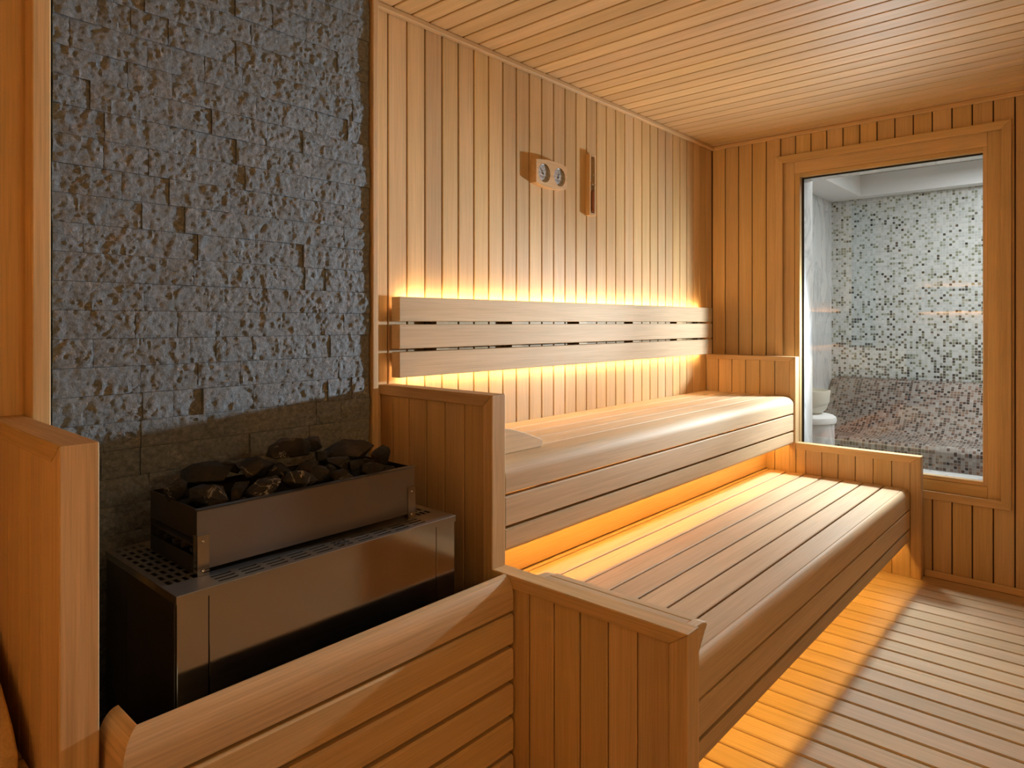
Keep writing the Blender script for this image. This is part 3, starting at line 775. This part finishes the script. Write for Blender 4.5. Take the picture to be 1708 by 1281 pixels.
# on the lower bench: slatted headrest against the low partition
t = thing('headrest', 'slatted wooden headrest leaning on the low front partition on the lower bench', 'headrest', (1.47, 0.95, LZ))
hx = XA2 + 0.004
cheek = [(hx, LZ + 0.0005), (1.452, LZ + 0.0005), (1.460, LZ + 0.045), (1.492, LZ + 0.088), (1.503, LZ + 0.097), (1.500, LZ + 0.106), (1.480, LZ + 0.112), (hx, LZ + 0.114)]
for a, b in ((0.722, 0.748), (1.175, 1.20)):
    prism('side_cheek', cheek, 'y', a, b, 'bench_x', t, bevel=0.003)
board('top_slat', 'y', (hx, 0.7485, LZ + 0.094), (hx + 0.036, 1.1745, LZ + 0.112), 'bench_y', t, 0.003)
board('top_slat', 'y', (hx + 0.044, 0.7485, LZ + 0.090), (hx + 0.072, 1.1745, LZ + 0.108), 'bench_y', t, 0.003)
board('front_slat', 'y', (hx + 0.006, 0.7485, LZ + 0.030), (hx + 0.024, 1.1745, LZ + 0.062), 'bench_y', t, 0.003)
# at the far left: curved headrest on the left bench
t = thing('headrest', 'curved wooden headrest on the left bench, cut off by the picture edge', 'headrest', (0.16, 1.62, 0.437))
cv = [(1.462, 0.4375), (1.80, 0.4375)] + [(1.80 - 0.338 * q / 8, 0.62 - 0.13 * (q / 8) ** 1.5) for q in range(9)]
cv[-1] = (1.462, 0.478)
for a, b in ((0.285, 0.312), (-0.02, 0.007)):
    prism('side_cheek', cv, 'x', a, b, 'wood_y', t, bevel=0.004)
for q in range(5):
    f0 = q / 5; yy = 1.79 - 0.32 * f0; zz = 0.612 - 0.13 * (f0 + 0.1) ** 1.5
    board('cross_slat', 'x', (0.0075, yy - 0.052, zz - 0.02), (0.2845, yy, zz), 'wood_x', t, 0.003)

# ------------------------------------------------------------------ gauge on the back wall
gx0, gx1, gz0, gz1, gy = 2.147, 2.358, 1.829, 1.923, W - 0.031
ga = thing('thermometer_gauge', 'wooden twin-dial thermometer and humidity gauge on the back wall', 'gauge', ((gx0 + gx1) / 2, W - 0.02, gz0))
mx = (gx0 + gx1) / 2
def bow(a, b, z, up, n=10): return [(a + (b - a) * i / n, z + up * (1 - (2 * i / n - 1) ** 2)) for i in range(n + 1)]
outline = bow(gx0, gx1, gz0, -0.012) + bow(gx1, gx0, gz1, 0.010)
body = prism('body', outline, 'y', gy, W - 0.0005, 'coarse_x', ga)
dials = ((2.200, 1.874), (2.304, 1.873)); dr = 0.0395
for k, (dx, dz) in enumerate(dials):
    bm = bmesh.new(); bmesh.ops.create_cone(bm, cap_ends=True, segments=40, radius1=dr, radius2=dr, depth=0.05, matrix=Matrix.Translation((dx, gy, dz)) @ Matrix.Rotation(math.pi / 2, 4, 'X'))
    me = bpy.data.meshes.new('cut'); bm.to_mesh(me); bm.free()
    cu = bpy.data.objects.new('cut', me); COL.objects.link(cu)
    md = body.modifiers.new('cut', 'BOOLEAN'); md.object = cu; md.operation = 'DIFFERENCE'; md.solver = 'EXACT'
    bpy.context.view_layer.update()
    dg = bpy.context.evaluated_depsgraph_get()
    nm = bpy.data.meshes.new_from_object(body.evaluated_get(dg))
    body.modifiers.clear(); body.data = nm
    bpy.data.objects.remove(cu); bpy.data.meshes.remove(me)
for k, (dx, dz) in enumerate(dials):
    fy = gy + 0.009
    dl = lathe('dial', [(dr - 0.002, 0.014), (dr - 0.002, 0.0)], (dx, fy, dz), 'dial_white', ga, 40, 'y')
    lathe('bezel', [(dr - 0.0045, 0.0005), (dr - 0.004, -0.005), (dr - 0.0025, -0.006), (dr - 0.0008, -0.004), (dr - 0.0006, 0.012), (dr - 0.0045, 0.012)], (dx, fy, dz), 'chrome', dl, 40, 'y')
    bm = bmesh.new()
    for q in range(25):
        a = math.radians(-130 + q * 260 / 24)
        r0, r1, w_ = (0.026, 0.0325, 0.0007) if q % 4 == 0 else (0.0295, 0.0325, 0.0004)
        s_, c_ = math.sin(a), math.cos(a)
        vs = [bm.verts.new((s_ * r + c_ * w, -0.0006, c_ * r - s_ * w)) for r, w in ((r0, -w_), (r1, -w_), (r1, w_), (r0, w_))]
        bm.faces.new(vs)
    for q in range(7):      # figures round the scale and the two small lines of print, too small to read
        a = math.radians(-130 + q * 260 / 6); s_, c_ = math.sin(a) * 0.0215, math.cos(a) * 0.0215
        vs = [bm.verts.new((s_ + x, -0.0006, c_ + z)) for x, z in ((-0.0022, -0.0016), (0.0022, -0.0016), (0.0022, 0.0016), (-0.0022, 0.0016))]; bm.faces.new(vs)
    for zz, ww in ((0.012, 0.009), (-0.013, 0.012), (-0.018, 0.008)):
        vs = [bm.verts.new((x, -0.0006, z)) for x, z in ((-ww, zz - 0.0011), (ww, zz - 0.0011), (ww, zz + 0.0011), (-ww, zz + 0.0011))]; bm.faces.new(vs)
    link('scale_print', fin(bm, 'scale_print'), 'ink', dl, (dx, fy, dz))
    bm = bmesh.new(); a = math.radians(-35 + 60 * k); s_, c_ = math.sin(a), math.cos(a)
    vs = [(-s_ * 0.008 - c_ * 0.0016, -c_ * 0.008 + s_ * 0.0016), (s_ * 0.028, c_ * 0.028), (-s_ * 0.008 + c_ * 0.0016, -c_ * 0.008 - s_ * 0.0016)]
    prism_bm(vs, 'y', -0.0022, -0.0014, bm); link('needle', fin(bm, 'needle'), 'ink', dl, (dx, fy, dz))
    lathe('needle_hub', [(0.0035, 0.0), (0.0035, -0.003)], (dx, fy, dz), 'ink', dl, 16, 'y')

# ------------------------------------------------------------------ sand timer on the back wall
hx0, hx1, hz0, hz1 = 2.536, 2.584, 1.738, 2.020
st = thing('sand_timer', 'narrow wooden sand timer with a glass tube on the back wall', 'sand timer', ((hx0 + hx1) / 2, W - 0.02, hz0))
hy = W - 0.025
ch = [(hx0, W - 0.0005), (hx0, hy), (hx0 + 0.009, hy), (hx0 + 0.009, hy + 0.012), (hx1 - 0.009, hy + 0.012), (hx1 - 0.009, hy), (hx1, hy), (hx1, W - 0.0005)]
prism('body', ch, 'z', hz0, hz1, 'coarse_z', st)
tx, ty = (hx0 + hx1) / 2, hy + 0.0005
gtop, gbot, zm = hz1 - 0.012, hz0 + 0.012, (hz0 + hz1) / 2
lathe('glass_tube', [(0.006, gbot), (0.0105, gbot + 0.008), (0.0105, zm - 0.014), (0.002, zm), (0.0105, zm + 0.014), (0.0105, gtop - 0.008), (0.006, gtop)], (tx, ty, 0), 'tube_glass', st, 24)
lathe('sand', [(0.0045, gbot + 0.002), (0.0092, gbot + 0.009), (0.0092, gbot + 0.098), (0.001, gbot + 0.106)], (tx, ty, 0), 'sand', st, 20)
lathe('collar', [(0.0118, zm - 0.004), (0.0118, zm + 0.004)], (tx, ty, 0), 'chrome', st, 20)
board('end_block', 'x', (hx0 + 0.0095, hy - 0.001, hz0 + 0.001), (hx1 - 0.0095, hy + 0.0115, hz0 + 0.0118), 'coarse_x', st, 0.001)
board('end_block', 'x', (hx0 + 0.0095, hy - 0.001, hz1 - 0.0118), (hx1 - 0.0095, hy + 0.0115, hz1 - 0.001), 'coarse_x', st, 0.001)

# ------------------------------------------------------------------ steam room beyond the window
SXW, SYM = 6.20, 1.83
def uv_strip(name, prof, y0, y1, mat, parent=None, smooth=None):
    """sheet swept along Y from an XZ profile, UV in metres"""
    bm = bmesh.new(); uvl = bm.loops.layers.uv.new('UVMap')
    d = [0.0]
    for (a, b), (c, e) in zip(prof[:-1], prof[1:]): d.append(d[-1] + math.hypot(c - a, e - b))
    base = prof[0][1] if abs(prof[0][0] - prof[-1][0]) < 1e-6 else 0.0
    A = [bm.verts.new((p[0], y0, p[1])) for p in prof]; B = [bm.verts.new((p[0], y1, p[1])) for p in prof]
    for i in range(len(prof) - 1):
        f = bm.faces.new((A[i], B[i], B[i + 1], A[i + 1]))
        for lp, (uu, vv) in zip(f.loops, ((y0, d[i]), (y1, d[i]), (y1, d[i + 1]), (y0, d[i + 1]))):
            lp[uvl].uv = (uu + 20, vv + base)
    me = bpy.data.meshes.new(name); bm.to_mesh(me); bm.free()
    if smooth:
        for p in me.polygons: p.use_smooth = True
        me.set_sharp_from_angle(angle=math.radians(smooth))
    o = link(name, me, mat, parent)
    md = o.modifiers.new('thickness', 'SOLIDIFY'); md.thickness = 0.02; md.offset = 0
    return o
struct(uv_strip('wall_mosaic', [(SXW, 0.2), (SXW, 2.32)], -1.0, SYM, 'mosaic_wall'), 'grey green mosaic wall of the steam room', 'wall')
struct(boxes('wall_marble', [((4.062, SYM, 0.0), (SXW + 0.05, SYM + 0.05, 2.75))], 'marble'), 'pale veined marble side wall of the steam room', 'wall')
struct(boxes('wall_steam_side', [((4.062, -1.05, 0.0), (SXW + 0.05, -1.0, 2.75))], 'marble'), 'pale marble wall on the hidden side of the steam room', 'wall')
struct(boxes('ceiling_steam', [((4.062, -1.0, 2.46), (SXW + 0.05, SYM, 2.5))], 'grey_paint'), 'pale ceiling of the steam room', 'ceiling')
struct(boxes('trim_5', [((SXW - 0.14, -1.0, 2.285), (SXW - 0.012, SYM, 2.458)), ((4.3, SYM - 0.26, 2.285), (SXW - 0.14, SYM, 2.458))], 'white_paint'), 'white boxed cornice round the steam room ceiling', 'trim')
struct(boxes('floor_steam', [((4.062, -1.0, 0.0), (SXW + 0.05, SYM, 0.04))], 'grey_paint'), 'pale floor of the steam room', 'floor')
prof = [(5.50, 0.05), (5.50, 0.33)] + arc(5.545, 0.33, 0.045, 0.045, 180, 90, 5) + [(5.62, 0.375), (5.70, 0.38), (5.78, 0.40), (5.85, 0.44), (5.92, 0.50), (5.98, 0.575), (6.04, 0.66), (6.09, 0.725), (6.14, 0.765), (6.178, 0.782)]
lo = uv_strip('mosaic_lounger', prof, -0.98, 1.80, 'mosaic_lounger', None, 40)
tag(lo, 'curved brown mosaic lounger bench along the steam room wall', 'lounger')
pd = thing('basin_pedestal', 'round marble pedestal with a rounded cap behind the window', 'pedestal', (4.92, 1.60, 0.04))
lathe('column', [(0.158, 0.041), (0.158, 0.55)], (4.92, 1.60, 0), 'marble', pd, 48)
lathe('cap', [(0.150, 0.5505), (0.168, 0.556), (0.172, 0.575), (0.168, 0.594), (0.150, 0.606), (0.10, 0.612)], (4.92, 1.60, 0), 'white_paint', pd, 48)
bw = lathe('stone_bowl', [(0.045, 0.613), (0.075, 0.616), (0.105, 0.645), (0.126, 0.70), (0.133, 0.775), (0.125, 0.776), (0.115, 0.71), (0.09, 0.66), (0.05, 0.64)], (4.92, 1.60, 0), 'bowl_stone', None, 48)
tag(bw, 'cream stone bowl standing on the marble pedestal', 'bowl')
